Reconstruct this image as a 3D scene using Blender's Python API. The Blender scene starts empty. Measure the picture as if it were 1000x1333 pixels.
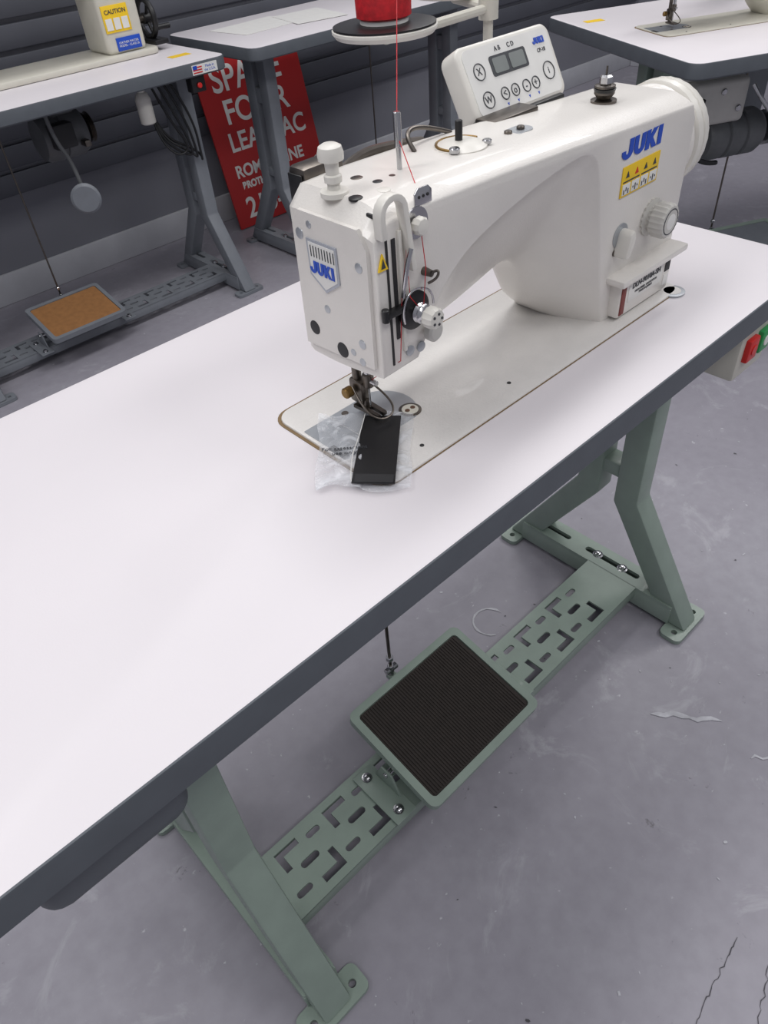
import bpy, bmesh, math, random
from mathutils import Matrix, Vector
random.seed(4)
ZOOM=None
SC=bpy.context.scene
try:
    SC.view_settings.view_transform='Standard'
except Exception: pass
COL=bpy.context.collection
# ---------------- materials ----------------
def s2l(c): return tuple(((x/255)/12.92 if x/255<=.04045 else ((x/255+.055)/1.055)**2.4) for x in c)
def mat(name,rgb,rough=.5,metal=0.,noise=0.,nscale=40.,bump=0.,bscale=300.,coat=0.,alpha=1.,trans=0.):
    m=bpy.data.materials.new(name);m.use_nodes=True;nt=m.node_tree;b=nt.nodes["Principled BSDF"]
    c=s2l(rgb);b.inputs["Base Color"].default_value=(*c,1);b.inputs["Roughness"].default_value=rough;b.inputs["Metallic"].default_value=metal
    b.inputs["Coat Weight"].default_value=coat;b.inputs["Alpha"].default_value=alpha;b.inputs["Transmission Weight"].default_value=trans
    tc=nt.nodes.new("ShaderNodeTexCoord")
    if noise>0:
        n=nt.nodes.new("ShaderNodeTexNoise");n.inputs["Scale"].default_value=nscale;n.inputs["Detail"].default_value=5
        r=nt.nodes.new("ShaderNodeValToRGB");r.color_ramp.elements[0].position=.3;r.color_ramp.elements[1].position=.7
        r.color_ramp.elements[0].color=(*[x*(1-noise) for x in c],1);r.color_ramp.elements[1].color=(*[min(1,x*(1+noise)) for x in c],1)
        nt.links.new(tc.outputs["Object"],n.inputs["Vector"]);nt.links.new(n.outputs["Fac"],r.inputs["Fac"]);nt.links.new(r.outputs["Color"],b.inputs["Base Color"])
    if bump>0:
        n=nt.nodes.new("ShaderNodeTexNoise");n.inputs["Scale"].default_value=bscale;n.inputs["Detail"].default_value=2
        bp=nt.nodes.new("ShaderNodeBump");bp.inputs["Strength"].default_value=bump;bp.inputs["Distance"].default_value=.001
        nt.links.new(tc.outputs["Object"],n.inputs["Vector"]);nt.links.new(n.outputs["Fac"],bp.inputs["Height"]);nt.links.new(bp.outputs["Normal"],b.inputs["Normal"])
    return m
M_white=mat("machine_enamel",(222,218,212),.34,noise=.03,nscale=15,bump=.25,bscale=450,coat=.2)
M_whiteS=mat("white_plastic",(220,217,209),.35,noise=.02)
M_bed=mat("bed_enamel",(220,217,213),.34,noise=.03,nscale=30,bump=.5,bscale=420,coat=.15)
M_top=mat("table_laminate",(222,217,220),.42,noise=.012,nscale=6,bump=.08,bscale=600)
M_edge=mat("table_edge_vinyl",(86,91,97),.5,noise=.06,nscale=30,bump=.1,bscale=200)
M_green=mat("stand_green_paint",(140,155,144),.42,noise=.06,nscale=25,bump=.1,bscale=250,coat=.1)
M_gray=mat("stand_gray_paint",(120,124,130),.45,noise=.06,nscale=25,bump=.1,bscale=250)
M_black=mat("black_plastic",(24,24,26),.4,noise=.1,nscale=60)
M_dark=mat("dark_recess",(40,40,42),.6,noise=.1,nscale=60)
M_rub=mat("pedal_rubber",(48,42,38),.8,noise=.15,nscale=60,bump=.2,bscale=200)
M_brown=mat("pedal_mat_brown",(150,105,62),.7,noise=.12,nscale=60)
M_metal=mat("polished_steel",(190,190,192),.22,metal=1,noise=.04,nscale=80)
M_metalD=mat("dark_steel",(110,104,98),.35,metal=1,noise=.1,nscale=80)
M_motor=mat("motor_gray_paint",(96,98,100),.45,noise=.12,nscale=30)
M_brass=mat("brass",(140,112,66),.38,metal=.8,noise=.1,nscale=80)
M_gap=mat("cutout_edge",(120,98,66),.6,noise=.15,nscale=80)
M_blue=mat("blue_ink",(28,76,185),.4,noise=.03)
M_yel=mat("yellow_label",(240,200,40),.45,noise=.04)
M_red=mat("red_sign",(178,34,34),.45,noise=.05,nscale=8)
M_redT=mat("red_thread",(190,25,35),.6,noise=.25,nscale=120,bump=.3,bscale=300)
M_redB=mat("red_button",(205,40,35),.35,noise=.04)
M_grnB=mat("green_button",(40,150,80),.35,noise=.04)
M_cream=mat("cream_enamel",(205,202,190),.4,noise=.04,nscale=20)
M_lcd=mat("lcd",(125,130,128),.25,noise=.05)
M_ink=mat("dark_ink",(60,62,66),.5,noise=.05)
M_silver=mat("badge_silver",(176,180,188),.35,metal=.3,noise=.05,nscale=200)
M_paper=mat("paper_label",(225,224,220),.6,noise=.03)
M_plate=mat("slide_plate",(178,182,186),.3,metal=.6,noise=.05,nscale=60)
M_knob=mat("knob_gray",(196,194,188),.4,noise=.04)
M_mark=mat("scuff_white_paint",(190,190,195),.7,noise=.2,nscale=50)
M_crack=mat("floor_crack",(84,82,86),.9,noise=.2,nscale=80)
M_oil=mat("oil_brown",(92,62,40),.4,noise=.1)
M_maroon=mat("maroon_tag",(120,50,45),.5,noise=.05)
def film():
    m=bpy.data.materials.new("clear_film");m.use_nodes=True;nt=m.node_tree;b=nt.nodes["Principled BSDF"]
    b.inputs["Base Color"].default_value=(.80,.82,.86,1);b.inputs["Roughness"].default_value=.10
    tc=nt.nodes.new("ShaderNodeTexCoord");n=nt.nodes.new("ShaderNodeTexNoise");n.inputs["Scale"].default_value=28;n.inputs["Distortion"].default_value=1.8;n.inputs["Detail"].default_value=4
    r=nt.nodes.new("ShaderNodeMapRange");r.inputs["From Min"].default_value=.5;r.inputs["From Max"].default_value=.78;r.inputs["To Min"].default_value=.30;r.inputs["To Max"].default_value=.85
    nt.links.new(tc.outputs["Object"],n.inputs["Vector"]);nt.links.new(n.outputs["Fac"],r.inputs["Value"]);nt.links.new(r.outputs[0],b.inputs["Alpha"])
    bp=nt.nodes.new("ShaderNodeBump");bp.inputs["Strength"].default_value=1.;bp.inputs["Distance"].default_value=.006
    nt.links.new(n.outputs["Fac"],bp.inputs["Height"]);nt.links.new(bp.outputs["Normal"],b.inputs["Normal"])
    return m
M_film=film()
# ---------------- mesh helpers ----------------
def empty(name,loc=(0,0,0),rz=0,par=None):
    e=bpy.data.objects.new(name,None);e.empty_display_size=.05;COL.objects.link(e);e.location=loc;e.rotation_euler=(0,0,rz);e.parent=par;return e
def obj(name,me,m,par=None,mtx=None,smooth=35):
    if m is not None and len(me.materials)==0: me.materials.append(m)
    if smooth:
        for p in me.polygons: p.use_smooth=True
        try: me.set_sharp_from_angle(angle=math.radians(smooth))
        except Exception: pass
    o=bpy.data.objects.new(name,me);COL.objects.link(o)
    if par is not None:o.parent=par
    if mtx is not None:o.matrix_local=mtx
    return o
def bm2me(bm,name):
    bmesh.ops.recalc_face_normals(bm,faces=bm.faces)
    me=bpy.data.meshes.new(name);bm.to_mesh(me);bm.free();return me
def bev(bm,w,seg=2,ang=30):
    if w<=0:return
    es=[e for e in bm.edges if len(e.link_faces)==2 and e.calc_face_angle(0)>math.radians(ang)]
    bmesh.ops.bevel(bm,geom=es,offset=w,segments=seg,affect='EDGES',profile=.5,clamp_overlap=True)
def box(name,lo,hi,m,par=None,bw=.002,mtx=None,seg=2):
    bm=bmesh.new();bmesh.ops.create_cube(bm,size=1)
    for v in bm.verts: v.co=Vector([(lo[i]+hi[i])/2+v.co[i]*(hi[i]-lo[i]) for i in range(3)])
    bev(bm,min(bw,min(abs(hi[i]-lo[i]) for i in range(3))*.45),seg)
    return obj(name,bm2me(bm,name),m,par,mtx)
def lathe(name,p0,ax,prof,m,par=None,n=32,mtx=None,knurl=0,kd=0):
    ax=Vector(ax).normalized();a=ax.orthogonal().normalized();b=ax.cross(a);p0=Vector(p0)
    bm=bmesh.new();rings=[]
    for t,r in prof:
        ring=[]
        for i in range(n):
            th=2*math.pi*i/n; rr=r*(1-(kd if knurl and i%2 else 0))
            ring.append(bm.verts.new(p0+ax*t+(a*math.cos(th)+b*math.sin(th))*max(rr,1e-5)))
        rings.append(ring)
    for r0,r1 in zip(rings[:-1],rings[1:]):
        for i in range(n): bm.faces.new((r0[i],r0[(i+1)%n],r1[(i+1)%n],r1[i]))
    bm.faces.new(rings[0][::-1]);bm.faces.new(rings[-1])
    return obj(name,bm2me(bm,name),m,par,mtx)
def cyl(name,p0,p1,r,m,par=None,n=20,b=None):
    p0=Vector(p0);p1=Vector(p1);L=(p1-p0).length;b=min(r*.2,L*.3) if b is None else b
    return lathe(name,p0,p1-p0,[(0,r-b),(b,r),(L-b,r),(L,r-b)],m,par,n)
def tube(name,pts,r,m,par=None,cyc=False,res=3,smoothc=True,sx=None):
    cu=bpy.data.curves.new(name,'CURVE');cu.dimensions='3D';cu.bevel_depth=r;cu.bevel_resolution=res;cu.use_fill_caps=True
    if smoothc and len(pts)>2:
        sp=cu.splines.new('NURBS');sp.points.add(len(pts)-1);sp.order_u=3;sp.use_endpoint_u=True;sp.use_cyclic_u=cyc
    else:
        sp=cu.splines.new('POLY');sp.points.add(len(pts)-1);sp.use_cyclic_u=cyc
    for i,p in enumerate(pts): sp.points[i].co=(*p,1)
    o=bpy.data.objects.new(name,cu);me=bpy.data.meshes.new_from_object(o);bpy.data.objects.remove(o)
    return obj(name,me,m,par)
def prism(name,poly,axis,a0,a1,m,par=None,bw=.002,mtx=None,seg=2):
    def P(p,a): return {0:(a,p[0],p[1]),1:(p[0],a,p[1]),2:(p[0],p[1],a)}[axis]
    bm=bmesh.new();v0=[bm.verts.new(P(p,a0)) for p in poly];v1=[bm.verts.new(P(p,a1)) for p in poly]
    n=len(poly);bm.faces.new(v0);bm.faces.new(v1[::-1])
    for i in range(n): bm.faces.new((v0[i],v0[(i+1)%n],v1[(i+1)%n],v1[i]))
    bmesh.ops.recalc_face_normals(bm,faces=bm.faces);bev(bm,bw,seg)
    return obj(name,bm2me(bm,name),m,par,mtx)
def rrect(x0,y0,x1,y1,r,n=6):
    out=[]
    for cx,cy,a in ((x1-r,y0+r,-90),(x1-r,y1-r,0),(x0+r,y1-r,90),(x0+r,y0+r,180)):
        for i in range(n+1):
            t=math.radians(a+90*i/n);out.append((cx+r*math.cos(t),cy+r*math.sin(t)))
    return out
def holed(name,outer,holes,z0,z1,m,par=None,mtx=None):
    cu=bpy.data.curves.new(name,'CURVE');cu.dimensions='2D';cu.fill_mode='BOTH';cu.extrude=(z1-z0)/2
    for pl in [outer]+holes:
        sp=cu.splines.new('POLY');sp.points.add(len(pl)-1);sp.use_cyclic_u=True
        for i,p in enumerate(pl): sp.points[i].co=(p[0],p[1],0,1)
    o=bpy.data.objects.new(name,cu);me=bpy.data.meshes.new_from_object(o);bpy.data.objects.remove(o)
    for v in me.vertices: v.co.z+=(z0+z1)/2
    return obj(name,me,m,par,mtx)
def text(name,s,size,m,par,mtx,ext=.0002,off=0.,sx=1.,shear=0.,ax='CENTER'):
    cu=bpy.data.curves.new(name,'FONT');cu.body=s;cu.size=size;cu.extrude=ext;cu.offset=off;cu.align_x=ax;cu.align_y='CENTER';cu.shear=shear
    o=bpy.data.objects.new(name,cu);me=bpy.data.meshes.new_from_object(o);bpy.data.objects.remove(o)
    for v in me.vertices: v.co.x*=sx
    return obj(name,me,m,par,mtx,smooth=0)
def logo(par,mtx,h,w,m=None):
    m=m or M_blue
    def L(name,polys,x0,cw):
        for pl in polys: holed("logo_"+name,[((x0+p[0]*cw)-w/2,(p[1]-.5)*h) for p in pl],[],0,.0006,m,par,mtx)
    cw=w/4.05;g=cw*.09
    def arc(cx,cy,rx,ry,a0,a1,n=8): return [(cx+rx*math.cos(math.radians(a0+(a1-a0)*i/n)),cy+ry*math.sin(math.radians(a0+(a1-a0)*i/n))) for i in range(n+1)]
    J=[(1,1),(.62,1),(.62,.42)]+arc(.48,.38,.14,.14,0,-180,6)+[(.34,.46),(0,.46),(0,.36)]+arc(.5,.38,.5,.38,180,360,12)[1:]
    U=[(0,1),(.36,1),(.36,.42)]+arc(.5,.38,.14,.14,180,360,6)+[(.64,1),(1,1)]+arc(.5,.38,.5,.38,0,-180,12)
    K=[(0,0),(.36,0),(.36,.38),(.64,0),(1.06,0),(.62,.54),(1.04,1),(.62,1),(.36,.68),(.36,1),(0,1)]
    I=[(0,0),(.38,0),(.38,1),(0,1)]
    x=0
    for nm,pl,c in (("j",J,cw),("u",U,cw),("k",K,cw),("i",I,cw)):
        L(nm,[pl],x,c);x+=cw+g+(cw*.04 if nm=="k" else 0)
def frame(o,X,Y):
    X=Vector(X).normalized();Y=Vector(Y).normalized();Z=X.cross(Y)
    return Matrix(((X.x,Y.x,Z.x,o[0]),(X.y,Y.y,Z.y,o[1]),(X.z,Y.z,Z.z,o[2]),(0,0,0,1)))
FRONT=lambda x,y,z: frame((x,y,z),(1,0,0),(0,0,1))
LEFT=lambda x,y,z: frame((x,y,z),(0,-1,0),(0,0,1))
# ---------------- room ----------------
def plane(name,pts,m):
    bm=bmesh.new();bm.faces.new([bm.verts.new(p) for p in pts]);me=bpy.data.meshes.new(name);bm.to_mesh(me);bm.free();return obj(name,me,m,smooth=0)
def floor_mat():
    m=bpy.data.materials.new("painted_concrete");m.use_nodes=True;nt=m.node_tree;N=nt.nodes;Lk=nt.links;b=N["Principled BSDF"]
    tc=N.new("ShaderNodeTexCoord")
    def noise(s,d=6,dist=0,rough=.55):
        n=N.new("ShaderNodeTexNoise");n.inputs["Scale"].default_value=s;n.inputs["Detail"].default_value=d;n.inputs["Distortion"].default_value=dist;n.inputs["Roughness"].default_value=rough;Lk.new(tc.outputs["Object"],n.inputs["Vector"]);return n
    def ramp(src,e):
        r=N.new("ShaderNodeValToRGB");cr=r.color_ramp
        while len(cr.elements)<len(e): cr.elements.new(.5)
        for i,(p,c) in enumerate(e): cr.elements[i].position=p;cr.elements[i].color=(*c,1) if len(c)==3 else c
        Lk.new(src,r.inputs["Fac"]);return r
    def mix(a,bb,f,mode='MIX'):
        x=N.new("ShaderNodeMix");x.data_type='RGBA';x.blend_type=mode
        Lk.new(a,x.inputs[6]);
        if isinstance(bb,tuple): x.inputs[7].default_value=(*bb,1)
        else: Lk.new(bb,x.inputs[7])
        Lk.new(f,x.inputs[0]);return x.outputs[2]
    base=ramp(noise(1.6,8).outputs["Fac"],[(.3,s2l((144,141,150))),(.55,s2l((156,153,162))),(.75,s2l((165,163,171)))]).outputs["Color"]
    fine=ramp(noise(35,4).outputs["Fac"],[(.35,(0,0,0)),(.7,(.35,.35,.35))]).outputs["Color"]
    c=mix(base,s2l((134,131,139)),fine)
    sc=ramp(noise(5.5,7,1.2,.7).outputs["Fac"],[(.58,(0,0,0)),(.68,(.5,.5,.5))]).outputs["Color"]
    c=mix(c,s2l((184,183,189)),sc)
    sp=ramp(noise(14,5,.3,.75).outputs["Fac"],[(.66,(0,0,0)),(.71,(.7,.7,.7))]).outputs["Color"]
    c=mix(c,s2l((96,92,95)),sp)
    sp2=ramp(noise(48,3,.0,.6).outputs["Fac"],[(.69,(0,0,0)),(.74,(.7,.7,.7))]).outputs["Color"]
    c=mix(c,s2l((206,206,210)),sp2)
    Lk.new(c,b.inputs["Base Color"])
    rr=N.new("ShaderNodeMapRange");Lk.new(noise(4).outputs["Fac"],rr.inputs["Value"]);rr.inputs["To Min"].default_value=.3;rr.inputs["To Max"].default_value=.55;Lk.new(rr.outputs[0],b.inputs["Roughness"])
    bp=N.new("ShaderNodeBump");bp.inputs["Strength"].default_value=.15;bp.inputs["Distance"].default_value=.004;Lk.new(noise(20).outputs["Fac"],bp.inputs["Height"]);Lk.new(bp.outputs["Normal"],b.inputs["Normal"])
    return m
M_floor=floor_mat()
M_wall=mat("wall_gray_paint",(126,127,135),.7,noise=.06,nscale=3,bump=.1,bscale=60)
M_wallD=mat("wall_dark_slats",(84,86,94),.6,noise=.08,nscale=5)
M_base=mat("baseboard_paint",(190,191,196),.55,noise=.06,nscale=12)
X0,X1,Y0,Y1=-2.4,4.6,-2.4,2.56
plane("floor",[(X0,Y0,0),(X1,Y0,0),(X1,Y1,0),(X0,Y1,0)],M_floor)
plane("wall_back",[(X0,Y1,0),(X1,Y1,0),(X1,Y1,2.8),(X0,Y1,2.8)],M_wall)
plane("wall_right",[(X1,Y0,0),(X1,Y1,0),(X1,Y1,2.8),(X1,Y0,2.8)],M_wall)
box("baseboard_back",(X0,Y1-.018,0),(X1,Y1,.11),M_base,bw=.004)
box("baseboard_right",(X1-.018,Y0,0),(X1,Y1-.02,.11),M_base,bw=.004)
sl=empty("trim_1")
for i in range(7): box("slat",(X0+.02,Y1-.02,.36+i*.085),(X1-.03,Y1-.001,.43+i*.085),M_wallD,sl,.004)
# ---------------- table & stand ----------------
def table(name,loc,rz,W,D,stand,zt=.76,xl=(.24,1.18-.005),th=.038):
    g=empty(name,loc,rz)
    poly=rrect(0,0,W,D,.035,6)
    bm=bmesh.new();n=len(poly)
    def ring(z,ins):
        pl=rrect(ins,ins,W-ins,D-ins,.035-ins*.5,6);return [bm.verts.new((p[0],p[1],z)) for p in pl]
    rs=[ring(zt-th,.004),ring(zt-th+.004,0),ring(zt-.003,0),ring(zt-.0006,.001),ring(zt,.0025)]
    for k,(a,b) in enumerate(zip(rs[:-1],rs[1:])):
        for i in range(n):
            f=bm.faces.new((a[i],a[(i+1)%n],b[(i+1)%n],b[i]));f.material_index=1
    f=bm.faces.new(rs[0][::-1]);f.material_index=1
    f=bm.faces.new(rs[-1]);f.material_index=0
    me=bm2me(bm,"tabletop");me.materials.append(M_top);me.materials.append(M_edge);obj("tabletop",me,None,g)
    o=.0986
    yc=D/2-.26+o
    for k,xc in enumerate(xl):
        def yy(pl): return [(p[0]+yc,p[1]) for p in pl]
        s=zt-th
        fr=[(.05,s),(.048,.262),(-.106,.012),(-.050,.012),(.098,.245),(.100,s)]
        prism("leg_front",yy(fr),0,xc-.024,xc+.024,stand,g,.005)
        prism("leg_rear",yy([(.23-p[0],p[1]) for p in fr]),0,xc-.024,xc+.024,stand,g,.005)
        box("leg_brace",(xc-.02,.09+yc,.30),(xc+.02,.14+yc,.33),stand,g,.003)
        box("leg_brace",(xc-.02,.09+yc,.55),(xc+.02,.14+yc,.60),stand,g,.003)
        box("top_bracket",(xc-.03,-.02+yc,s-.006),(xc+.03,.26+yc,s),stand,g,.001)
        holed("foot_beam",rrect(xc-.028,-.07+yc,xc+.028,.30+yc,.004,2),[rrect(xc-.007,.02+yc,xc+.007,.15+yc,.0068,4),rrect(xc-.006,.19+yc,xc+.006,.27+yc,.0058,4)],.052,.06,stand,g)
        box("foot_beam_side",(xc-.028,-.07+yc,.012),(xc-.023,.30+yc,.053),stand,g,.001)
        box("foot_beam_side",(xc+.023,-.07+yc,.012),(xc+.028,.30+yc,.053),stand,g,.001)
        for yp in (-.112,.30):
            holed("foot_pad",rrect(xc-.055,yp+yc,xc+.055,yp+.045+yc,.012,4),[rrect(xc+.030,yp+.015+yc,xc+.042,yp+.027+yc,.0058,4),rrect(xc-.042,yp+.015+yc,xc-.030,yp+.027+yc,.0058,4)],.001,.011,stand,g)
        for yb in (.06,.12): lathe("bolt",(xc,yb+yc,.058),(0,0,1),[(0,.011),(.002,.011),(.003,.008),(.007,.007),(.009,.004)],M_metal,g,16)
    xa,xb=xl[0]+.027,xl[1]-.027
    holes=[];u=xa+.030;pitch=.098
    while u+.075<xb:
        def H(pl): return [(p[0],p[1]+.01+yc) for p in pl]
        holes.append(H([(u,.066),(u+.011,.066),(u+.011,.090),(u+.042,.090),(u+.042,.102),(u,.102)]))
        holes.append(H([(u+.035,.013),(u+.077,.013),(u+.077,.049),(u+.066,.049),(u+.066,.025),(u+.035,.025)]))
        holes.append(H(rrect(u+.022,.052,u+.056,.064,.0058,4)))
        holes.append(H(rrect(u+.056,.083,u+.082,.094,.0052,4)))
        holes.append(H(rrect(u-.010,.022,u+.018,.033,.0052,4)))
        u+=pitch
    holed("cross_beam",[(xa,.01+yc),(xb,.01+yc),(xb,.125+yc),(xa,.125+yc)],holes,.056,.060,stand,g)
    box("cross_beam_lip",(xa,.01+yc,.030),(xb,.0135+yc,.058),stand,g,.001)
    box("cross_beam_lip",(xa,.1215+yc,.030),(xb,.125+yc,.058),stand,g,.001)
    return g
def pedal(name,loc,rz,frame_m,mat_m,rib=True,rod=None):
    g=empty(name,loc,rz)
    t=math.atan2(.04,.198)
    T=Matrix.Translation((0,-.099,.040))@Matrix.Rotation(t,4,'X')
    holed("frame",rrect(0,0,.262,.204,.014,5),[],.0,.012,frame_m,g,T)
    holed("rim",rrect(0,0,.262,.204,.014,5),[rrect(.013,.013,.249,.191,.008,5)],.012,.017,frame_m,g,T)
    holed("mat",rrect(.014,.014,.248,.190,.007,5),[],.012,.0145,mat_m,g,T)
    if rib:
        bm=bmesh.new();n=44
        for i in range(n):
            x=.017+i*(.228/n);w=.0026
            vs=[bm.verts.new(p) for p in ((x,.017,.0145),(x+w,.017,.0145),(x+w*.8,.017,.0162),(x+w*.2,.017,.0162),(x,.187,.0145),(x+w,.187,.0145),(x+w*.8,.187,.0162),(x+w*.2,.187,.0162))]
            for f in ((0,1,2,3),(7,6,5,4),(1,5,6,2),(2,6,7,3),(3,7,4,0)): bm.faces.new([vs[k] for k in f])
        obj("ribs",bm2me(bm,"ribs"),mat_m,g,T,smooth=0)
    for x0,x1 in ((-.030,-.004),(.266,.292)):
        box("mount_plate",(x0-.012 if x0<0 else x0-.004,-.060,.0005),(x1+.004 if x0<0 else x1+.012,.050,.0045),frame_m,g,.001)
        xs=x1-.004 if x0<0 else x0
        prism("mount_ear",[(-.03,.004),(.03,.004),(.012,.05),(-.012,.05)],0,xs,xs+.004,frame_m,g,.001)
        for y in (-.042,.034): lathe("bolt",((x0+x1)/2-(.006 if x0<0 else -.006),y,.004),(0,0,1),[(0,.009),(.002,.009),(.0022,.0065),(.007,.006),(.0085,.003)],M_metal,g,12)
    cyl("pivot",(-.012,0,.040),(.274,0,.040),.005,M_metal,g,12)
    if rod:
        r=empty("rod_assembly",(rod,.120,.064),0,g)
        cyl("rod",(0,0,.02),(0,0,.585),.003,M_metalD,r,8)
        cyl("joint",(-.012,0,.018),(.014,0,.018),.006,M_metal,r,10)
        cyl("joint_ball",(0,0,.0),(0,0,.03),.006,M_metal,r,10)
        box("rod_tab",(-.008,-.03,-.006),(.008,.006,.004),frame_m,r,.001)
        cyl("lock_nut",(0,0,.045),(0,0,.055),.007,M_metal,r,6)
    return g
TX,TY=-.50,-.0986
table("sewing_table",(TX,TY,0),0,1.224,.5242,M_green,xl=(.24,1.180))
pedal("foot_pedal",(.010,.068,.061),0,M_green,M_rub,rod=.122)
dr=empty("table_drawer")
prism("drawer_body",[(-.078,.721),(.24,.721),(.23,.650),(.20,.635),(-.04,.630),(-.070,.645)],0,-.418,-.290,M_edge,dr,.018,seg=4)
sw=empty("power_switch")
box("switch_body",(.600,-.072,.612),(.688,-.012,.7215),M_cream,sw,.005)
box("red_button",(.612,-.080,.640),(.640,-.070,.675),M_redB,sw,.003)
box("green_button",(.648,-.080,.640),(.676,-.070,.675),M_grnB,sw,.003)
for x in (.626,.662): cyl("button_dimple",(x,-.0795,.6575),(x,-.0815,.6575),.008,M_paper if x>.65 else M_redB,sw,16)
# ---------------- main sewing machine ----------------
def catmull(pl,i0,i1,k):
    out=[]
    n=len(pl)
    for i in range(n):
        out.append(pl[i])
        if i0<=i<i1:
            p0=pl[i-1] if i>i0 else pl[i];p1=pl[i];p2=pl[i+1];p3=pl[i+2] if i+1<i1 else pl[i+1]
            for s in range(1,k):
                t=s/k
                out.append(tuple(.5*((2*p1[a])+(-p0[a]+p2[a])*t+(2*p0[a]-5*p1[a]+4*p2[a]-p3[a])*t*t+(-p0[a]+3*p1[a]-3*p2[a]+p3[a])*t**3) for a in range(2)))
    return out
def machine(name,loc,rz,white,bedm,detail=True):
    g=empty(name,loc,rz)
    holed("bed_gap",rrect(-.0035,-.0012,.5352,.1815,.022),[],.7595,.7608,M_gap,g)
    prism("bed",rrect(0,0,.534,.178,.02),2,.755,.7630,bedm,g,.0015)
    box("bed_under",(.02,.012,.70),(.52,.166,.756),M_metalD,g,.004)
    F=[(.034,.856),(.078,.858),(.088,.872),(.103,.900),(.129,.926),(.1655,.9446),(.236,.9630),(.300,.9725),(.330,.969),(.345,.948),(.357,.90),(.372,.835),(.391,.763),(.530,.763),(.534,.80),(.534,.90),(.534,.958),(.524,.975),(.40,.982),(.30,.988),(.20,.993),(.10,.996),(.05,.995),(.034,.982)]
    B=[(.034,.848),(.088,.846),(.110,.842),(.134,.839),(.160,.838),(.190,.841),(.228,.849),(.262,.857),(.286,.858),(.303,.847),(.318,.82),(.336,.79),(.365,.763),(.530,.763),(.534,.80),(.534,.90),(.534,.968),(.524,.985),(.40,.991),(.30,.997),(.20,1.002),(.10,1.005),(.05,1.004),(.034,.988)]
    K=4;F=catmull(F,2,12,K);B=catmull(B,2,12,K);lim=13+10*(K-1)
    def lerp(a,b,t,tt=None):
        out=[]
        for i,(p,q) in enumerate(zip(a,b)):
            k=t if i<lim else (tt if tt is not None else t)
            out.append((p[0]*(1-k)+q[0]*k,p[1]*(1-k)+q[1]*k))
        return out
    def inset(pl,d):
        n=len(pl);out=[]
        for i in range(n):
            a=Vector(pl[i-1]);b=Vector(pl[i]);c=Vector(pl[(i+1)%n])
            n1=Vector((-(b-a).y,(b-a).x)).normalized();n2=Vector((-(c-b).y,(c-b).x)).normalized()
            k=(n1+n2);k=k/max(k.length_squared/2,.6);out.append((b.x+k.x*d,b.y+k.y*d if abs(b.y-.763)>.001 else b.y))
        return out
    lv=[(.0265,inset(F,.0035)),(.0272,inset(F,.0015)),(.0288,F)]
    for s in range(1,11):
        u=s/10;lv.append((.0288+.0712*u,lerp(F,B,.35*u+.65*math.sin(u*math.pi/2),min(1,math.sin(min(1,u*2.2)*math.pi/2)))))
    lv+=[(.130,B),(.137,inset(B,.0015)),(.141,inset(B,.005)),(.143,inset(B,.010))]
    bm=bmesh.new();rs=[[bm.verts.new((p[0],y,p[1])) for p in pl] for y,pl in lv];n=len(F)
    for a,b in zip(rs[:-1],rs[1:]):
        for i in range(n): bm.faces.new((a[i],a[(i+1)%n],b[(i+1)%n],b[i]))
    bm.faces.new(rs[0]);bm.faces.new(rs[-1][::-1])
    obj("arm_body",bm2me(bm,"arm_body"),white,g,smooth=38)
    # handwheel / motor end
    lathe("motor_housing",(.530,.088,.925),(1,0,0),[(0,.050),(.006,.057),(.012,.059),(.016,.059),(.018,.056)],white,g,40)
    lathe("handwheel",(.550,.088,.925),(1,0,0),[(0,.056),(.003,.061),(.012,.0615),(.013,.060),(.015,.060),(.016,.0615),(.024,.061),(.031,.058),(.034,.050),(.036,.030),(.035,.0)],M_whiteS,g,64,knurl=1,kd=.008)
    lathe("stitch_dial",(.467,.028,.868),(0,-1,0),[(0,.021),(.004,.022),(.006,.016),(.010,.016),(.011,.020),(.025,.020),(.028,.018),(.029,.011),(.027,.0)],M_knob,g,40,knurl=1,kd=.07)
    lathe("dial_cap",(.467,.001,.868),(0,-1,0),[(0,.009),(.002,.009),(.003,.005)],M_paper,g,24)
    tube("dial_ring",[(.467+.0145*math.cos(a),-.0002,.868+.0145*math.sin(a)) for a in [i*math.pi/8 for i in range(16)]],.0008,M_ink,g,cyc=True)
    lathe("reverse_recess",(.405,.0262,.866),(0,-1,0),[(0,.014),(.001,.014),(.0012,.0125)],M_plate,g,28)
    prism("reverse_lever",[(.394,.845),(.404,.842),(.413,.862),(.409,.876),(.400,.872)],1,.008,.027,M_whiteS,g,.004)
    lathe("screw",(.398,.0262,.848),(0,-1,0),[(0,.004),(.001,.004)],M_metalD,g,16)
    box("terminal_block",(.402,.012,.766),(.516,.034,.812),white,g,.004)
    box("block_shelf",(.390,.002,.812),(.532,.036,.821),white,g,.003)
    box("rating_label",(.420,.0112,.782),(.494,.0124,.807),M_paper,g,.0002)
    if detail:
        text("rating_text","DLN-9010A-SH",.0095,M_ink,g,FRONT(.457,.0108,.8005),off=.0002)
        text("rating_text","HIGH SPEED  LOCKSTITCH\nMADE IN JAPAN",.004,M_ink,g,FRONT(.457,.0108,.790))
        box("side_label",(.500,.0112,.792),(.511,.0124,.808),M_dark,g,.0001)
        box("side_label",(.500,.0112,.774),(.511,.0124,.788),M_paper,g,.0001)
        box("rating_red",(.405,.0112,.770),(.414,.0124,.807),M_maroon,g,.0002)
    logo(g,FRONT(.426,.0262,.9605),.0195,.083)
    box("label_plate",(.391,.0252,.911),(.463,.0264,.943),M_yel,g,.0002)
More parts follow.
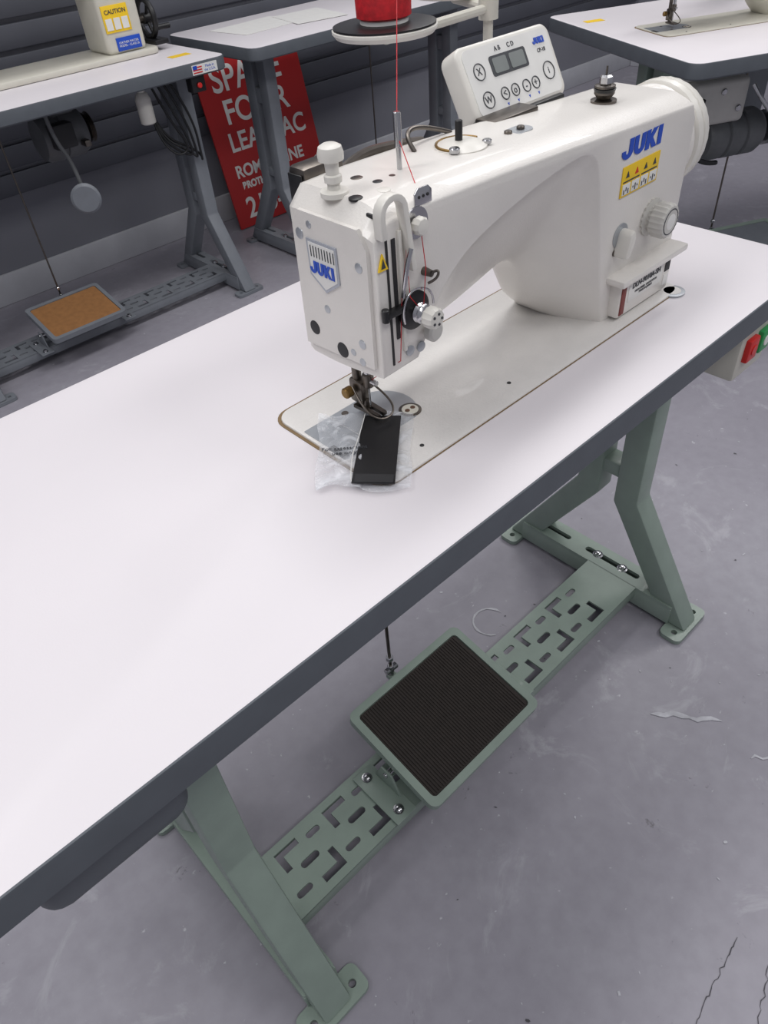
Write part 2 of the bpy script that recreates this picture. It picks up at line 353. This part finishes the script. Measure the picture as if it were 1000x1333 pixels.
    for i in range(4):
        x=.3935+i*.0175
        box("label_cell",(x,.0247,.913),(x+.0145,.0254,.9245),M_paper,g,.0001)
        if i in (0,2): box("label_line",(x,.0247,.9262),(x+.031,.0254,.9275),M_ink,g,.0001)
        for k in range(3): box("label_glyph",(x+.002+k*.004,.0243,.914+.003*((k+i)%2)),(x+.0035+k*.004,.0248,.919+.002*(k%2)),M_ink,g,.0001)
        prism("label_mark",[(x+.004,.931),(x+.0105,.931),(x+.00725,.9375)],1,.0247,.0254,M_ink if i!=1 else M_redB,g,0)
    # face plate + details on the left side
    holed("face_plate",[(-.134,.858),(-.036,.864),(-.034,.975),(-.044,.990),(-.120,.990),(-.130,.975)],[],0,.004,white,g,frame((.0345,0,0),(0,-1,0),(0,0,1)))
    sh=[(-.020,.021),(.020,.021),(.020,-.012),(0,-.025),(-.020,-.012)]
    holed("badge",sh,[],0,.0012,M_silver,g,LEFT(.0305,.0915,.947))
    holed("badge_inner",[(p[0]*.88,p[1]*.88) for p in sh],[],0,.0016,M_paper,g,LEFT(.0305,.0915,.947))
    for i in range(9): box("badge_line",(.0284,.0750+i*.0038,.953),(.0290,.0758+i*.0038,.963),M_ink,g,0)
    logo(g,LEFT(.0288,.0915,.9435),.0115,.036)
    def hole(y,z,r,m=M_dark): lathe("face_hole",(.0306,y,z),(-1,0,0),[(0,r*1.15),(.0006,r*1.1),(.0007,r)],m,g,24)
    hole(.1185,.8785,.0062);hole(.0795,.8685,.0068);hole(.064,.872,.003,M_plate);hole(.121,.969,.0045,M_plate);hole(.045,.958,.004,M_plate);hole(.05,.885,.004,M_plate);hole(.052,.866,.0035,M_plate);hole(.106,.980,.003,M_plate);hole(.095,.905,.0035,M_plate)
    box("slit",(.0445,.0255,.866),(.0466,.0300,.988),M_dark,g,0)
    box("slit_top",(.0445,.030,.9955),(.0465,.046,.9985),M_dark,g,0)
    prism("warning_triangle",[(.0345,.958),(.0450,.958),(.0398,.972)],1,.0246,.0262,M_yel,g,0)
    prism("warning_mark",[(.0374,.960),(.0422,.960),(.0398,.968)],1,.0242,.0250,M_ink,g,0)
    def strap(name,pts,w,t,m):
        bm=bmesh.new();P=[Vector((p[0],0,p[2])) for p in pts];rr=[]
        for i,p in enumerate(P):
            d=(P[min(i+1,len(P)-1)]-P[max(i-1,0)]).normalized();nn=Vector((-d.z,0,d.x));y=pts[i][1]
            rr.append([bm.verts.new((p.x+nn.x*a,y+b,p.z+nn.z*a)) for a,b in ((t,-w),(t,w),(-t,w),(-t,-w))])
        for a,b in zip(rr[:-1],rr[1:]):
            for i in range(4): bm.faces.new((a[i],a[(i+1)%4],b[(i+1)%4],b[i]))
        bm.faces.new(rr[0]);bm.faces.new(rr[-1]);bmesh.ops.recalc_face_normals(bm,faces=bm.faces);bev(bm,.0012,2,40);obj(name,bm2me(bm,name),m,g)
    pts=[(.039,.024,.984)]+[(.051+.0125*math.cos(math.radians(a)),.024,1.002+.012*math.sin(math.radians(a))) for a in range(180,-1,-18)]+[(.065,.023,.985),(.067,.0225,.965),(.069,.022,.950)]
    strap("takeup_guard",pts,.005,.0028,M_whiteS)
    box("front_cover",(.0575,.0235,.875),(.0615,.028,.985),M_whiteS,g,.001)
    tube("takeup_lever",[(.056,.020,.93),(.056,.014,.960),(.062,.014,.972)],.002,M_metal,g)
    box("takeup_slot",(.0510,.0252,.89),(.0550,.0262,.98),M_dark,g,0)
    lathe("tension_post",(.070,.030,.912),(0,-1,0),[(0,.020),(.003,.020),(.004,.018)],M_knob,g,28)
    lathe("tension_discs",(.070,.026,.912),(0,-1,0),[(0,.014),(.003,.0175),(.004,.008),(.005,.0175),(.0065,.015),(.008,.007)],M_black,g,28)
    lathe("tension_spring",(.070,.018,.912),(0,-1,0),[(0,.007),(.003,.009),(.005,.007),(.008,.009),(.010,.007),(.014,.006)],M_metal,g,24)
    lathe("tension_dial",(.070,.006,.912),(0,-1,0),[(0,.008),(.002,.0098),(.009,.0098),(.012,.0085),(.0125,.004)],M_whiteS,g,24,knurl=1,kd=.08)
    for a in range(5): cyl("dial_dot",(.070+.005*math.cos(a*1.257),-.006,.912+.005*math.sin(a*1.257)),(.070+.005*math.cos(a*1.257),-.0072,.912+.005*math.sin(a*1.257)),.0013,M_ink,g,8)
    tube("takeup_spring",[(.056,.020,.905),(.052,.018,.915),(.056,.016,.932),(.068,.016,.936),(.088,.016,.926),(.090,.018,.912)],.0010,M_metal,g)
    lathe("pretension_plate",(.081,.0270,.984),(0,-1,0),[(0,.013),(.0015,.013)],M_metal,g,24)
    lathe("pretension_knob",(.078,.024,.984),(0,-1,0),[(0,.006),(.003,.0078),(.007,.0078),(.009,.0065),(.010,.003)],M_whiteS,g,20,knurl=1,kd=.08)
    lathe("thread_guide",(.088,.027,.940),(0,-1,0),[(0,.004),(.010,.003)],M_metalD,g,12)
    tube("thread_guide_wire",[(.088,.018,.94),(.094,.014,.944),(.090,.012,.936),(.082,.016,.934)],.0012,M_metalD,g)
    prism("top_thread_guide",[(.080,.996),(.100,.996),(.100,1.006),(.096,1.010),(.084,1.010),(.080,1.006)],1,.0262,.0276,M_metal,g,.0004)
    for x in (.085,.090,.095): cyl("guide_eye",(x,.0265,1.003),(x,.0255,1.003),.0014,M_dark,g,8)
    lathe("thread_nipper",(.090,.030,.884),(0,-1,0),[(0,.004),(.006,.004),(.008,.0095),(.014,.0095),(.016,.007)],M_knob,g,24)
    box("guide_black",(.036,.018,.917),(.058,.0265,.922),M_black,g,.001)
    cyl("guide_black_eye",(.036,.022,.914),(.036,.022,.926),.0035,M_black,g,12)
    lathe("screw",(.066,.0265,.872),(0,-1,0),[(0,.005),(.0015,.005),(.0018,.004)],M_plate,g,16)
    lathe("screw",(.080,.0265,.870),(0,-1,0),[(0,.005),(.0015,.005),(.0018,.004)],M_plate,g,16)
    lathe("pressure_knob",(.050,.090,1.002),(0,0,1),[(0,.012),(.004,.012),(.005,.0055),(.010,.0055),(.011,.0075),(.016,.0075),(.017,.0055),(.026,.006),(.028,.0105),(.033,.011),(.038,.0095),(.040,.006)],M_whiteS,g,28)
    for x,y,r,m in ((.052,.066,.006,M_black),(.084,.100,.006,M_metalD),(.078,.060,.006,M_whiteS),(.088,.078,.005,M_black),(.105,.078,.0035,M_metalD)):
        lathe("top_plug",(x,y,1.003),(0,0,1),[(0,r),(.0015,r),(.002,r*.8)],m,g,20)
    tube("presser_lifter",[(.045,.142,.965),(.045,.146,.93),(.046,.149,.90),(.048,.148,.865),(.055,.143,.848)],.003,M_black,g)
    tube("presser_lifter_grip",[(.050,.147,.872),(.049,.146,.852),(.062,.138,.840)],.004,M_knob,g)
    box("rear_device",(.056,.138,.965),(.104,.163,1.012),M_metalD,g,.006)
    box("rear_device_screen",(.0545,.141,.978),(.0565,.160,1.006),M_black,g,.001)
    tube("rear_cable",[(.10,.150,.99),(.13,.155,1.0),(.17,.152,1.0),(.21,.145,.995)],.005,M_metalD,g)
    cyl("guide_pin",(.121,.085,1.0),(.121,.085,1.048),.0022,M_metal,g,12)
    cyl("guide_pin_sleeve",(.121,.085,1.022),(.121,.085,1.050),.0034,M_metal,g,12)
    lathe("cap_plate",(.203,.088,1.001),(0,0,1),[(0,.025),(.002,.025),(.004,.020),(.006,.014)],M_whiteS,g,36)
    tube("cap_ring",[(.203+.023*math.cos(a),.088+.023*math.sin(a),1.004) for a in [i*math.pi/9 for i in range(12)]],.0014,M_brass,g)
    cyl("cap_pin",(.203,.090,1.005),(.203,.090,1.024),.0035,M_black,g,16)
    cyl("cap_screw",(.182,.076,1.003),(.182,.076,1.008),.005,M_metal,g,14)
    cyl("cap_screw",(.222,.072,1.002),(.222,.072,1.006),.0045,M_metal,g,14)
    tube("top_wire",[(.165,.110,1.003),(.165,.125,1.016),(.195,.132,1.016),(.235,.130,1.0)],.0022,M_metalD,g)
    prism("top_recess",rrect(.255,.072,.297,.092,.0095),2,.996,.9985,M_plate,g,0)
    for x in (.265,.284): cyl("recess_screw",(x,.082,.998),(x,.082,1.0015),.004,M_metalD,g,14)
    lathe("winder_tension",(.432,.086,.988),(0,0,1),[(0,.014),(.004,.014),(.005,.007),(.010,.011),(.013,.011),(.014,.007),(.016,.011),(.018,.011),(.019,.006),(.026,.005),(.028,.0012),(.036,.001)],M_metalD,g,28)
    lathe("winder_disc",(.432,.086,1.000),(0,0,1),[(0,.011),(.003,.012),(.004,.009)],M_black,g,24)
    lathe("winder_nut",(.432,.086,1.008),(0,0,1),[(0,.007),(.006,.007),(.008,.005)],M_metal,g,12,knurl=1,kd=.1)
    cyl("needle_bar",(.070,.095,.812),(.070,.095,.86),.0042,M_metal,g,14)
    cyl("needle_clamp",(.070,.095,.802),(.070,.095,.818),.006,M_metalD,g,12)
    cyl("clamp_screw",(.070,.082,.810),(.070,.095,.810),.003,M_metal,g,10)
    cyl("needle",(.070,.095,.764),(.070,.095,.803),.001,M_metal,g,8)
    cyl("presser_bar",(.070,.113,.790),(.070,.113,.86),.005,M_metalD,g,14)
    box("presser_shank",(.063,.100,.778),(.077,.120,.806),M_metalD,g,.003)
    cyl("presser_screw",(.060,.112,.795),(.050,.112,.795),.006,M_brass,g,12)
    holed("presser_foot",[(-.006,-.018),(-.002,-.018),(-.002,.0),(.002,.0),(.002,-.018),(.007,-.018),(.009,.018),(-.008,.018)],[],0,.004,M_metalD,g,Matrix.Translation((.070,.096,.7715)))
    box("presser_foot_post",(.066,.098,.770),(.074,.112,.784),M_metalD,g,.002)
    tube("finger_guard",[(.060,.110,.80),(.052,.085,.785),(.060,.068,.776),(.080,.068,.776),(.088,.085,.785),(.080,.110,.80)],.0012,M_metalD,g)
    tube("thread_hook",[(.064,.060,.862),(.078,.050,.848),(.092,.048,.852),(.098,.050,.860)],.001,M_black,g)
    holed("needle_plate",[(.040+.0,.060)]+[(.083+.040*math.cos(a),.095+.040*math.sin(a)) for a in [math.radians(-62+i*124/16) for i in range(17)]]+[(.040,.130)],[rrect(.067,.090,.073,.100,.002,3)],.7628,.7636,M_plate,g)
    holed("slide_plate",rrect(.004,.060,.039,.130,.001,2),[],.7628,.7636,M_plate,g)
    box("slide_notch",(.002,.062,.7632),(.010,.088,.7640),M_dark,g,0)
    for y in (.068,.122): cyl("plate_screw",(.055,y,.7634),(.055,y,.7642),.004,M_metalD,g,14)
    lathe("sight_ring",(.106,.073,.7629),(0,0,1),[(0,.0125),(.001,.0125),(.0013,.0105)],M_metalD,g,28)
    lathe("sight_glass",(.106,.073,.7638),(0,0,1),[(0,.0095),(.0008,.009)],M_cream,g,24)
    for dx in (-.004,.004): cyl("sight_screw",(.106+dx,.073,.7643),(.106+dx,.073,.7652),.0028,M_oil,g,10)
    for x,y in ((.070,.020),(.215,.026)): cyl("bed_plug",(x,y,.7629),(x,y,.7637),.0024,M_dark,g,12)
    lathe("hinge_ring",(.517,.004,.7605),(0,0,1),[(0,.016),(.002,.016),(.0022,.013)],M_plate,g,24)
    lathe("hinge_cap",(.517,.004,.762),(0,0,1),[(0,.011),(.001,.011)],M_bed,g,20)
    if detail:
        T=frame((.293,.142,.990),(1,0,0),(0,.50,.866));pw,ph=.153,.076
        prism("panel_body",rrect(0,0,pw,ph,.012),2,-.026,0,M_whiteS,g,.004,mtx=T,seg=3)
        holed("panel_face",rrect(.007,.005,pw-.007,ph-.005,.008),[],0,.0006,M_paper,g,T)
        holed("panel_display",rrect(.044,.039,.103,.059,.003),[],.0006,.0012,M_ink,g,T)
        for a,b in ((.048,.070),(.075,.099)): holed("panel_lcd",rrect(a,.0415,b,.0565,.002),[],.0012,.0016,M_lcd,g,T)
        def RT(u,v,r):
            holed("panel_button",[(u+r*math.cos(i*math.pi/12),v+r*math.sin(i*math.pi/12)) for i in range(24)],[[(u+(r-.0009)*math.cos(i*math.pi/12),v+(r-.0009)*math.sin(i*math.pi/12)) for i in range(24)]],.0006,.0014,M_ink,g,T)
        for u,v,r in ((.025,.048,.0085),(.025,.020,.0085),(.052,.021,.0065),(.069,.021,.0065),(.088,.021,.0065),(.104,.021,.0065),(.131,.028,.0095)): RT(u,v,r)
        for u,v,s in ((.025,.048,"X"),(.025,.020,"W"),(.052,.021,"<"),(.069,.021,"o"),(.088,.021,"-"),(.104,.021,"+"),(.131,.028,"i")):
            text("panel_glyph",s,.010,M_ink,g,T@Matrix.Translation((u,v,.0008)),off=.0001)
        logo(g,T@Matrix.Translation((.129,.060,.0008)),.0065,.021)
        text("panel_model","CP-18",.0055,M_ink,g,T@Matrix.Translation((.129,.050,.0008)),off=.0001)
        text("panel_letters","A B      C D",.0065,M_ink,g,T@Matrix.Translation((.073,.0645,.0008)),off=.0001)
        for u in (.052,.069,.088,.104): text("panel_arrow","v",.005,M_blue,g,T@Matrix.Translation((u,.0105,.0008)),off=.0002)
        box("panel_bracket",(.290,.138,.970),(.435,.152,.992),M_black,g,.003)
        box("panel_bracket_foot",(.288,.118,.990),(.36,.145,.998),M_metalD,g,.002)
        tube("strand",[(.392,.383,1.20),(.30,.26,1.15),(.121,.085,1.047)],.0004,M_redT,g,smoothc=False)
        tube("strand",[(.121,.085,1.03),(.105,.05,1.003),(.081,.022,.984),(.078,.014,.95),(.072,.013,.912),(.060,.016,.93),(.058,.016,.972),(.056,.022,.93),(.050,.022,.87),(.070,.09,.812)],.0004,M_redT,g,smoothc=False)
    return g
mach=machine("sewing_machine",(0,0,0),0,M_white,M_bed)
# ---------------- thread stand ----------------
def thread_stand(name,loc):
    g=empty(name,loc)
    cyl("pole",(.215,.015,-.285),(.215,.015,.30),.007,M_cream,g,16)
    lathe("pole_base",(.215,.015,-.2855),(0,0,1),[(0,.025),(.004,.025),(.008,.012),(.02,.010)],M_metalD,g,20)
    for (x,y) in ((0,0),(.255,.117)):
        tube("arm",[(.215,.015,-.014),(x,y,-.014)],.006,M_cream,g,smoothc=False)
        lathe("dish",(x,y,-.012),(0,0,1),[(0,.020),(.004,.062),(.009,.066),(.012,.066),(.013,.064)],M_whiteS,g,40)
        lathe("dish_pad",(x,y,.0012),(0,0,1),[(0,.0645),(.002,.0645),(.003,.060)],M_black,g,40)
    lathe("collar",(.215,.015,-.027),(0,0,1),[(0,.014),(.025,.014)],M_cream,g,16)
    return g
thread_stand("thread_stand",(.390,.383,1.046))
def cone(name,loc,m,h=.15):
    g=empty(name,loc)
    lathe("thread_winding",(0,0,.004),(0,0,1),[(0,.028),(.003,.034),(.02,.0345),(h-.02,.024),(h-.012,.018)],m,g,36)
    lathe("spool_core",(0,0,0),(0,0,1),[(0,.030),(.004,.030),(.006,.026),(h-.01,.012),(h,.011)],M_paper,g,24)
    return g
cone("thread_spool",(.390,.383,1.0505),M_redT)
cone("thread_spool",(.645,.500,1.0505),M_paper)
# ---------------- plastic bag with part ----------------
bag=empty("plastic_bag")
bm=bmesh.new();NX,NY=44,44
c0,c1,c2,c3=Vector((-.048,.046,0)),Vector((.012,-.020,0)),Vector((.102,.064,0)),Vector((.034,.140,0))
gr=[[None]*(NY+1) for _ in range(NX+1)]
for i in range(NX+1):
    for j in range(NY+1):
        u,v=i/NX,j/NY;p=c0*(1-u)*(1-v)+c1*u*(1-v)+c2*u*v+c3*(1-u)*v
        e=math.sin(7*u+3)*.004*(v-.5)+math.sin(9*v)*.004*(u-.5)
        amp=1 if u<.5 else .35
        h=.7645+.0022*math.sin(math.pi*u)*math.sin(math.pi*v)+amp*(.0022*abs(math.sin(11*u+7*v))+.0018*abs(math.sin(17*v-9*u)))
        gr[i][j]=bm.verts.new((p.x+e*2,p.y+e,h))
for i in range(NX):
    for j in range(NY): bm.faces.new((gr[i][j],gr[i+1][j],gr[i+1][j+1],gr[i][j+1]))
obj("film_top",bm2me(bm,"film_top"),M_film,bag,smooth=20)
holed("packet_strip",[(-.022,.024),(.005,-.008),(.086,.066),(.060,.096)],[],.7688,.7700,M_black,bag)
holed("packet_strip_fold",[(-.020,.022),(.0045,-.0065),(.013,.001),(-.0115,.030)],[],.7700,.7712,M_dark,bag)
tube("film_crease",[(-.022,.024,.7715),(.0,.05,.7718),(.03,.07,.7716),(.062,.096,.7714)],.0005,M_paper,bag)
text("packet_print","For assessment\nuse only",.0075,M_ink,bag,frame((.006,.066,.7705),(.75,-.66,0),(.66,.75,0)))
# ---------------- background: left row ----------------
table("sewing_table",(-.13,1.86,0),0,1.22,.53,M_gray,xl=(.16,1.13))
table("sewing_table",(1.17,1.835,0),0,1.22,.53,M_gray,xl=(.16,1.10))
pedal("foot_pedal",(.265,1.985,.061),0,M_gray,M_brown,rib=False,rod=.14)
pedal("foot_pedal",(1.80,2.005,.061),0,M_gray,M_rub,rib=False,rod=.12)
def motor(name,loc,rz=0,m=M_gray,s=1.):
    g=empty(name,loc,rz);g.scale=(s,s,s)
    lathe("housing",(-.09,0,0),(1,0,0),[(0,.03),(.006,.060),(.02,.068),(.06,.070),(.062,.066),(.07,.066),(.072,.070),(.13,.070),(.15,.060),(.16,.03)],m,g,32)
    lathe("pulley",(.07,0,0),(1,0,0),[(0,.035),(.004,.045),(.012,.036),(.020,.045),(.024,.035)],M_metalD,g,28)
    box("hanger",(-.04,-.035,.05),(.04,.035,.118/s),m,g,.006)
    box("clutch_arm",(.02,-.10,-.03),(.04,-.04,-.012),M_metalD,g,.003)
    box("terminal_box",(-.07,-.10,-.02),(0,-.055,.05),M_dark,g,.006)
    return g
motor("clutch_motor",(.62,2.16,.60),0,M_motor)
kl=empty("knee_lifter")
lathe("knee_pad",(.545,1.95,.47),(-.5,-1,0),[(0,.02),(.004,.042),(.02,.045),(.026,.038)],M_gray,kl,24)
tube("knee_lifter_rod",[(.545,1.955,.47),(.55,1.97,.56),(.52,1.99,.64),(.52,1.99,.72)],.006,M_motor,kl)
bt=empty("oil_reservoir")
lathe("bottle",(.83,1.98,.605),(0,0,1),[(0,.018),(.004,.024),(.07,.024),(.085,.018),(.09,.012),(.117,.012)],M_whiteS,bt,24)
cd=empty("power_cord")
for k in range(4):
    tube("cord",[(.88+.02*k,2.02,.717),(.91+.03*k,2.0,.60),(.96+.01*k,1.98,.50-.02*k),(.91+.03*k,2.0,.48),(.88,2.05,.55),(.89,2.1,.70)],.004,M_black,cd)
sb=empty("power_switch")
box("switch_body",(.955,1.880,.675),(1.005,1.915,.7215),M_black,sb,.004);cyl("rocker",(.98,1.880,.695),(.98,1.872,.695),.008,M_redB,sb,12)
pm=empty("leather_sewing_machine")
prism("base",rrect(.30,2.10,1.00,2.30,.03),2,.761,.778,M_cream,pm,.004)
box("column",(.83,2.12,.776),(.965,2.27,1.05),M_cream,pm,.015,seg=3)
box("arm",(.36,2.13,.98),(.97,2.26,1.08),M_cream,pm,.02,seg=3)
box("needle_head",(.34,2.135,.86),(.43,2.255,1.07),M_cream,pm,.015,seg=3)
cyl("needle_bar",(.385,2.195,.80),(.385,2.195,.88),.006,M_metal,pm,12)
box("yellow_label",(.838,2.117,.835),(.925,2.121,.905),M_yel,pm,.0003)
for i in range(3): box("label_cell",(.843+i*.027,2.115,.842),(.864+i*.027,2.1175,.872),M_paper,pm,0)
text("label_text","CAUTION",.016,M_ink,pm,FRONT(.882,2.1165,.888),off=.0003)
box("blue_label",(.862,2.117,.785),(.945,2.121,.820),M_blue,pm,.0003)
text("blue_label_text","LEATHER MASTER\nMODEL - CLASS 26",.0085,M_paper,pm,FRONT(.903,2.1165,.802))
cyl("shaft",(.965,2.19,.845),(1.03,2.19,.845),.012,M_metalD,pm,16)
tube("handwheel_rim",[(1.02,2.19+.052*math.cos(a),.845+.052*math.sin(a)) for a in [i*math.pi/12 for i in range(24)]],.009,M_black,pm,cyc=True)
for a in range(3):
    t=a*2.094;cyl("spoke",(1.02,2.19,.845),(1.02,2.19+.05*math.cos(t),.845+.05*math.sin(t)),.005,M_black,pm,8)
cyl("hub",(1.005,2.19,.845),(1.045,2.19,.845),.016,M_black,pm,16)
cyl("crank_handle",(1.02,2.15,.82),(1.075,2.15,.82),.008,M_black,pm,12)
box("winder_bracket",(1.00,2.13,.776),(1.05,2.25,.79),M_black,pm,.003)
fl=empty("edge_sticker")
box("sticker",(.955,1.8585,.727),(1.045,1.8597,.753),M_paper,fl,0)
for i in range(3): box("flag_stripe",(.958,1.8575,.731+i*.007),(.990,1.8588,.734+i*.007),M_redB,fl,0)
box("flag_canton",(.958,1.857,.741),(.972,1.8583,.751),M_blue,fl,0)
text("sticker_text","Made in\nthe U.S.A.",.010,M_blue,fl,FRONT(1.018,1.8583,.740))
st2=empty("caution_sticker")
box("sticker",(.965,1.98,.7602),(1.035,2.015,.7608),M_yel,st2,0)
pp=empty("paper_sheet")
holed("sheet",[(0,0),(.28,.02),(.26,.22),(-.02,.2)],[],0,.001,M_paper,pp,Matrix.Translation((1.30,2.05,.7605)))
holed("sheet",[(0,0),(.2,-.04),(.25,.2),(.05,.22)],[],0,.001,M_paper,pp,Matrix.Translation((1.50,2.02,.7617)))
sg=empty("red_sign");TS=frame((1.33,2.395,.004),(1,0,0),(0,.21,.96))
holed("board",rrect(0,0,.52,.64,.003,2),[],0,.006,M_red,sg,TS)
for s,u,v,sz in (("SPACE",.24,.555,.130),("FOR R",.25,.435,.125),("LEASE AC",.27,.325,.100),("ROMACHINE",.24,.215,.066),("BROTHERS",.16,.160,.038),("215-908",.24,.068,.115)):
    text("sign_text",s,sz,M_paper,sg,TS@Matrix.Translation((u,v,.0065)),off=.002,sx=.95)
hx=[(.485+.028*math.cos(math.radians(30+60*i)),.155+.028*math.sin(math.radians(30+60*i))) for i in range(6)]
hx2=[(.485+.020*math.cos(math.radians(30+60*i)),.155+.020*math.sin(math.radians(30+60*i))) for i in range(6)]
holed("sign_hex",hx,[hx2],.006,.0068,M_paper,sg,TS)
# ---------------- background: right table ----------------
rz=math.atan2(-.446,.896)
table("sewing_table",(1.583,.571,0),rz,1.3,.80,M_green,xl=(.14,1.15))
def loc(lx,ly,z=0): return (1.583+lx*.896+ly*.446,.571-lx*.446+ly*.896,z)
m2=machine("sewing_machine",loc(.12,.30),rz,M_cream,M_cream,detail=False)
ug=empty("drive_unit",(-.12,-.30,0),0,m2)
box("oil_pan",(.16,.30,.635),(.62,.48,.698),M_knob,ug,.012,seg=3)
box("gear_case",(.22,.26,.52),(.40,.40,.64),M_knob,ug,.015,seg=3)
for x,z in ((.25,.55),(.31,.61),(.37,.56)): cyl("case_bolt",(x,.262,z),(x,.254,z),.009,M_metal,ug,12)
lathe("drive_motor",(.30,.32,.47),(1,0,0),[(0,.03),(.006,.058),(.02,.066),(.06,.066),(.064,.060),(.07,.060),(.074,.066),(.12,.066),(.124,.060),(.13,.060),(.134,.066),(.18,.066),(.20,.055),(.21,.03)],M_motor,ug,32)
lathe("drive_pulley",(.525,.32,.47),(1,0,0),[(0,.04),(.004,.05),(.012,.04),(.02,.05),(.024,.04)],M_metal,ug,24)
box("control_box",(.42,.42,.44),(.60,.52,.62),M_gray,ug,.01)
tube("hose",[(.24,.25,.60),(.18,.22,.52),(.22,.20,.44),(.32,.24,.42)],.007,M_black,ug)
tube("hose",[(.40,.25,.62),(.44,.20,.54),(.52,.22,.50)],.006,M_metal,ug)
pedal("foot_pedal",loc(.40,.24,.061),rz,M_green,M_gray,rib=False,rod=.06)
thread_stand("thread_stand",(*loc(.55,.62)[:2],1.046))
sk=empty("caution_sticker",loc(.05,.62,.7602),rz);box("sticker",(0,0,0),(.06,.03,.0008),M_yel,sk,0)
# ---------------- floor marks ----------------
def mark(name,pts,w,m):
    g=empty(name)
    bm=bmesh.new();L=[];Rr=[]
    P=[Vector((p[0],p[1],0)) for p in pts]
    for i,p in enumerate(P):
        d=(P[min(i+1,len(P)-1)]-P[max(i-1,0)]).normalized();nn=Vector((-d.y,d.x,0));ww=w*(.35+.65*random.random())*(0.3 if i in(0,len(P)-1) else 1)
        L.append(bm.verts.new((p.x+nn.x*ww,p.y+nn.y*ww,.0012)));Rr.append(bm.verts.new((p.x-nn.x*ww,p.y-nn.y*ww,.0012)))
    for i in range(len(P)-1): bm.faces.new((L[i],L[i+1],Rr[i+1],Rr[i]))
    obj("patch",bm2me(bm,name),m,g,smooth=0)
def wig(a,b,n,j):
    return [(a[0]+(b[0]-a[0])*i/n+random.uniform(-j,j),a[1]+(b[1]-a[1])*i/n+random.uniform(-j,j)) for i in range(n+1)]
mark("floor_scuff",wig((.46,-.15),(.53,-.25),9,.004),.006,M_mark)
mark("floor_scuff",wig((.50,-.32),(.53,-.36),5,.004),.004,M_mark)
mark("floor_crack",wig((.02,-.46),(.22,-.44),30,.0022),.0009,M_crack)
mark("floor_crack",wig((.08,-.53),(.22,-.49),20,.0022),.0008,M_crack)
mark("floor_scuff",[(.42+.035*math.cos(a),.20+.035*math.sin(a)) for a in [i*.3 for i in range(15)]],.003,M_mark)
def specks(name,n,m,rmin,rmax,seed):
    rnd=random.Random(seed);bm=bmesh.new()
    for _ in range(n):
        cx,cy=rnd.uniform(-.3,1.7),rnd.uniform(-.9,.7);r=rnd.uniform(rmin,rmax)*rnd.uniform(.5,1);k=rnd.randint(5,8);st=rnd.uniform(.5,1.6);an=rnd.uniform(0,3.14)
        vs=[]
        for i in range(k):
            t=2*math.pi*i/k;q=r*rnd.uniform(.5,1.2);a,b=q*math.cos(t)*st,q*math.sin(t)/st
            vs.append(bm.verts.new((cx+a*math.cos(an)-b*math.sin(an),cy+a*math.sin(an)+b*math.cos(an),.0011)))
        bm.faces.new(vs)
    obj("chips",bm2me(bm,name),m,empty(name),smooth=0)
specks("floor_paint_specks",150,M_mark,.0010,.0042,3)
specks("floor_dirt_specks",90,M_crack,.0010,.0038,8)
# ---------------- lights ----------------
def area(n,loc,sx,sy,p,col=(1,.99,.99)):
    l=bpy.data.lights.new(n,'AREA');l.shape='RECTANGLE';l.size=sx;l.size_y=sy;l.energy=p*.74;l.color=col
    o=bpy.data.objects.new(n,l);o.location=loc;COL.objects.link(o)
for i,(x,y,p) in enumerate(((-1.2,.6,26),(.6,.8,22),(2.6,.7,26),(-.6,-1.2,20),(1.4,-1.2,22),(3.4,-1.0,14),(0.2,1.9,8),(2.6,1.9,12))):
    area("ceiling_lamp.%03d"%i,(x,y,2.7),1.3,.45,p)
w=bpy.data.worlds.new("room_ambient");SC.world=w;w.use_nodes=True;bg=w.node_tree.nodes["Background"];bg.inputs[0].default_value=(.88,.89,1,1);bg.inputs[1].default_value=.31
# ---------------- camera ----------------
R=[[0.72323,-0.68696,-0.07087],[-0.50641,-0.45776,-0.73076],[0.46956,0.56439,-0.67895]]
cam=bpy.data.cameras.new("camera");cam.sensor_fit='VERTICAL';cam.sensor_height=36;cam.lens=944.44/1333*36;cam.clip_start=.02
if ZOOM:
    k,cx,cy=ZOOM;cam.lens*=k;cam.shift_x=(cx-500)/1333*k;cam.shift_y=-(cy-666.5)/1333*k
co=bpy.data.objects.new("camera",cam);COL.objects.link(co)
co.matrix_world=Matrix(((R[0][0],-R[1][0],-R[2][0],-.3382),(R[0][1],-R[1][1],-R[2][1],-.4004),(R[0][2],-R[1][2],-R[2][2],1.2167),(0,0,0,1)))
SC.camera=co
